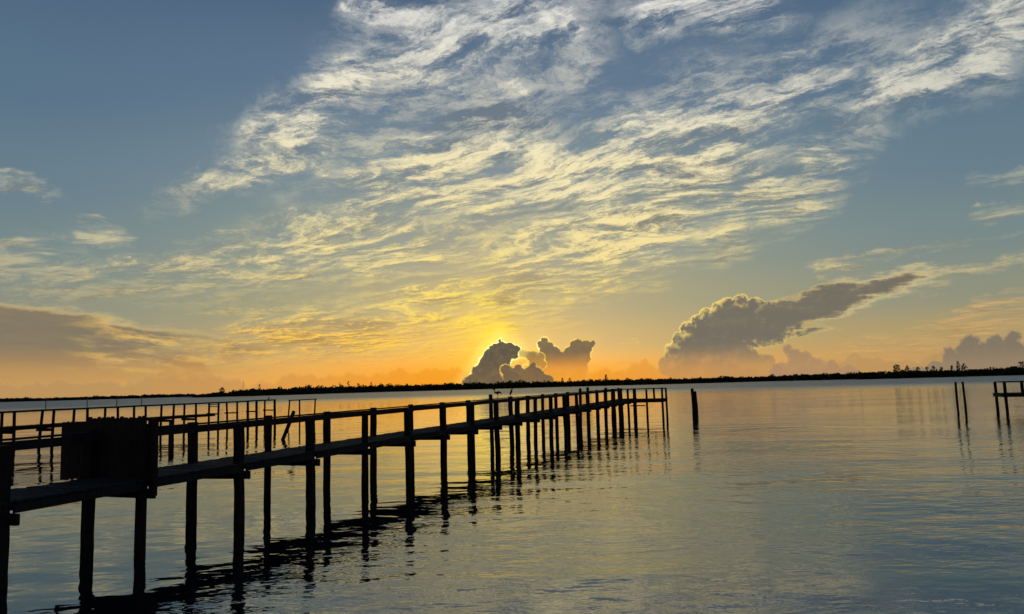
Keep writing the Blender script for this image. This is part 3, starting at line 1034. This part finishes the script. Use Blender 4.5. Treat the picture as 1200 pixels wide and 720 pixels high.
for az, hgt in ((-31.238, 0.86), (-28.949, 0.86), (-27.241, 0.86), (-25.756, 0.84)):
    q = at_az(az, 0.0)
    bm = bmesh.new()
    pole(bm, (q.x, q.y, ZR2 + 0.03), (q.x, q.y, ZR2 + hgt), 0.032, 0.03, n=6, seg=2, wob=0.0)
    p_('thin_pole', bm, M_POLE)
INV = Matrix.Identity(4)

# ================================================================== pilings and frames standing in the water


def piling(label, x, y, zt, r, lean=(0, 0), group=None, name='piling'):
    t = tag(obj(name, pole_bm((lean[0] * -0.4, lean[1] * -0.4, -1.2), (lean[0], lean[1], zt), r), M_POST), label, 'piling', group)
    t.location = (x, y, 0)
    return t


def pole_bm(a, b, r):
    bm = bmesh.new()
    pole(bm, a, b, r * 1.05, r * 0.93, n=11, seg=8, wob=0.02)
    return bm


x, y = (-16.451, 54.832)
ltop = Vector((-14.633, 51.200, 1.921))
o = obj('leaning_piling', pole_bm((-0.45, 0, -1.2), (ltop.x - x, ltop.y - y, ltop.z), 0.13), M_POST)
o.location = (x, y, 0)
tag(o, 'steeply leaning broken piling in the water in front of the empty lift frame', 'piling')
x, y = (-22.856, 51.550)
piling('short thick piling stub standing in the water between the two piers', x, y, 1.5, 0.17)

x, y = (17.006, 73.798)
piling('thick upright piling in open water beyond the pier head, taller of the touching two', x, y, 2.55, 0.15, (-0.03, 0))
piling('slightly shorter piling leaning against the thick one beyond the pier head', x + 0.25, y - 0.12, 2.28, 0.15, (-0.06, 0))
x, y = (37.064, 64.835)
piling('left one of two slim pilings standing alone off the right hand dock', x, y, 2.57, 0.095, (-0.05, 0))
x, y = (37.477, 64.504)
piling('right one of two slim pilings, the nearer to the right hand dock', x, y, 2.57, 0.095, (-0.06, 0))

fr = thing('lift_frame', 'empty three post timber frame with top beam in water past the broken pier', 'frame', (0, 0, 0))
tops = [Vector((-22.683, 78.000, 2.390)), Vector((-21.971, 79.000, 2.395)), Vector((-20.743, 80.500, 2.433))]
fr.location = (tops[1].x, tops[1].y, 0)
INV = Matrix.Translation(-Vector((tops[1].x, tops[1].y, 0)))
for tpt, ln in zip(tops, (-0.22, 0.0, -0.12)):
    bm = bmesh.new()
    pole(bm, (tpt.x + ln * 1.3, tpt.y, -1.2), (tpt.x, tpt.y, tpt.z), 0.085, 0.08, n=8, seg=5, wob=0.015)
    part('post', bm, M_POST, fr)
bm = bmesh.new()
beam(bm, tops[0] + Vector((-0.1, 0, 0.03)), tops[1] + Vector((0, 0, 0.03)), 0.12, 0.10)
beam(bm, tops[1] + Vector((0, 0, 0.03)), tops[2] + Vector((0.12, 0, 0.03)), 0.118, 0.098)
part('top_beam', bm, M_BOARD, fr)
INV = Matrix.Identity(4)

# ================================================================== the dock at the right edge
cx, cy = (40.600, 64.061)
C0 = Vector((cx, cy, 0))
dock = thing('dock', 'dark railed end of a dock reaching in from the right edge of the view', 'dock', C0)
INV = Matrix.Translation(-C0)


def dp(r, d, z):
    p = C0 + RV * r + DV * d
    return Vector((p.x, p.y, z))


ZD3, ZR3 = 1.52, 2.46
bm = bmesh.new()
s = -0.15
while s < 9:
    beam(bm, dp(s, -0.12, ZD3 - 0.02 + rnd.uniform(-0.005, 0.005)), dp(s, 3.05 + rnd.uniform(-0.03, 0.03), ZD3 - 0.02), 0.137, 0.04)
    s += 0.149
part('deck', bm, M_DECK, dock)
bm = bmesh.new()
for d in (-0.09, 1.5, 3.0):
    beam(bm, dp(-0.2, d, ZD3 - 0.17), dp(9, d, ZD3 - 0.17), 0.05, 0.26)
beam(bm, dp(-0.19, -0.06, ZD3 - 0.17), dp(-0.19, 2.97, ZD3 - 0.17), 0.05, 0.255)
part('stringer', bm, M_BOARD, dock)
bm = bmesh.new()
beam(bm, dp(-0.08, 0.0, ZR3), dp(9, 0.0, ZR3), 0.14, 0.08)
beam(bm, dp(0.0, 0.08, ZR3 - 0.003), dp(0.0, 3.0, ZR3 - 0.003), 0.14, 0.08)
beam(bm, dp(0.08, 2.95, ZR3), dp(9, 2.95, ZR3), 0.13, 0.08)
part('handrail', bm, M_BOARD, dock)
for r, d, zb in ((0, 0, -1.2), (0, 2.95, -1.2), (1.25, 0, ZD3 - 0.3), (2.5, 0, -1.2), (2.5, 2.95, -1.2), (3.8, 0, ZD3 - 0.3), (5, 0, -1.2), (5, 2.95, -1.2), (7.5, 0, -1.2), (7.5, 2.95, -1.2)):
    bm = bmesh.new()
    square_post(bm, dp(r + (0.05 if zb < 0 else 0), d, zb), dp(r, d, ZR3 - 0.04), 0.2, RZ, 0.01, 5)
    part('post', bm, M_POST, dock)
INV = Matrix.Identity(4)

# ================================================================== birds
M_BIRD, g, b = material('grey brown feathers')
g.put(b.inputs['Base Color'], g.mix(g.noise(g.n.new('ShaderNodeTexCoord').outputs['Object'], 30, 3), (0.02, 0.018, 0.016, 1), (0.05, 0.045, 0.04, 1)))
b.inputs['Roughness'].default_value = 0.85


def bird(label, cat, name, base, yaw, chains, size=1.0):
    """One continuous skinned body; the chains share the root vertex of the body."""
    verts, edges, radii, idx = [], [], [], {}
    for ch in chains:
        last = None
        for p, r in ch:
            key = tuple(round(c, 4) for c in p)
            if key not in idx:
                idx[key] = len(verts)
                verts.append(p)
                radii.append(r)
            if last is not None and (last, idx[key]) not in edges:
                edges.append((last, idx[key]))
            last = idx[key]
    me = bpy.data.meshes.new(name)
    me.from_pydata(verts, edges, [])
    o = link(bpy.data.objects.new(name, me))
    me.materials.append(M_BIRD)
    sk = o.modifiers.new('skin', 'SKIN')
    sk.use_smooth_shade = True
    for v, r in zip(me.skin_vertices[0].data, radii):
        v.radius = (r, r)
        v.use_root = False
    me.skin_vertices[0].data[0].use_root = True
    o.modifiers.new('sub', 'SUBSURF').levels = 1
    o.modifiers['sub'].render_levels = 1
    o.location = base
    o.rotation_euler = (0, 0, yaw)
    o.scale = (size, size, size)
    return tag(o, label, cat)


# body along local +x (head end); heights in metres above the feet
hip = (0.0, 0.0, 0.235)
kn = 0.012
z8 = rail_z(8.24) + 0.055
pb = on(8.24, WID - 0.10, z8)
bird('long legged wading bird with kinked neck, left of two on the pier rail', 'bird', 'heron', pb, math.pi - 0.15, [
    [(hip, 0.05), ((-0.07, 0, 0.262), 0.055), ((-0.125, 0, 0.245), 0.038), ((-0.155, 0, 0.19), 0.018), ((-0.16, 0, 0.14), 0.008)],
    [(hip, 0.05), ((0.06, 0, 0.24), 0.042), ((0.105, 0, 0.235), 0.042), ((0.125, 0, 0.27), 0.026), ((0.10, 0, 0.335), 0.018), ((0.12, 0, 0.385), 0.020), ((0.165, 0, 0.385), 0.024), ((0.20, 0, 0.372), 0.012), ((0.245, 0, 0.36), 0.005)],
    [(hip, 0.05), ((0.0, 0.025, 0.16), kn), ((-0.015, 0.025, 0.09), 0.008), ((0.0, 0.025, 0.0), 0.008), ((0.05, 0.03, -0.004), 0.006)],
    [(hip, 0.05), ((0.0, -0.025, 0.16), kn), ((-0.015, -0.025, 0.09), 0.008), ((0.0, -0.025, 0.0), 0.008), ((0.05, -0.03, -0.004), 0.006)],
], 1.25)
pb = on(9.0, WID - 0.02, rail_z(9) + 0.10)
hip = (0.0, 0.0, 0.15)
bird('hunched wading bird with long bill, right of two on the pier rail', 'bird', 'heron', pb, -0.15, [
    [(hip, 0.05), ((-0.03, 0, 0.115), 0.035), ((-0.05, 0, 0.07), 0.016)],
    [(hip, 0.05), ((0.02, 0, 0.21), 0.062), ((0.05, 0, 0.275), 0.055), ((0.068, 0, 0.33), 0.030), ((0.075, 0, 0.375), 0.024), ((0.082, 0, 0.41), 0.032), ((0.115, 0, 0.405), 0.016), ((0.16, 0, 0.375), 0.008), ((0.205, 0, 0.33), 0.004)],
    [(hip, 0.05), ((0.0, 0.02, 0.09), 0.012), ((-0.012, 0.022, 0.05), 0.008), ((0.0, 0.022, 0.0), 0.007), ((0.045, 0.025, -0.003), 0.005)],
    [(hip, 0.05), ((0.0, -0.02, 0.09), 0.012), ((-0.012, -0.022, 0.05), 0.008), ((0.0, -0.022, 0.0), 0.007), ((0.045, -0.025, -0.003), 0.005)],
], 1.15)
q = at_az(-17.663, 0.0)
hip = (0.0, 0.0, 0.06)
bird('small dark bird perched upright on the end of the broken pier rail', 'bird', 'perched_bird', (q.x, q.y, ZR2 + 0.085), 0.2, [
    [(hip, 0.045), ((-0.05, 0, 0.03), 0.022), ((-0.10, 0, -0.01), 0.012)],
    [(hip, 0.045), ((0.02, 0, 0.12), 0.062), ((0.045, 0, 0.19), 0.05), ((0.06, 0, 0.245), 0.032), ((0.068, 0, 0.285), 0.034), ((0.10, 0, 0.285), 0.014), ((0.14, 0, 0.278), 0.005)],
    [(hip, 0.045), ((0.01, 0.02, 0.03), 0.012), ((0.01, 0.02, 0.0), 0.010), ((0.04, 0.022, -0.003), 0.006)],
    [(hip, 0.045), ((0.01, -0.02, 0.03), 0.012), ((0.01, -0.02, 0.0), 0.010), ((0.04, -0.022, -0.003), 0.006)],
])
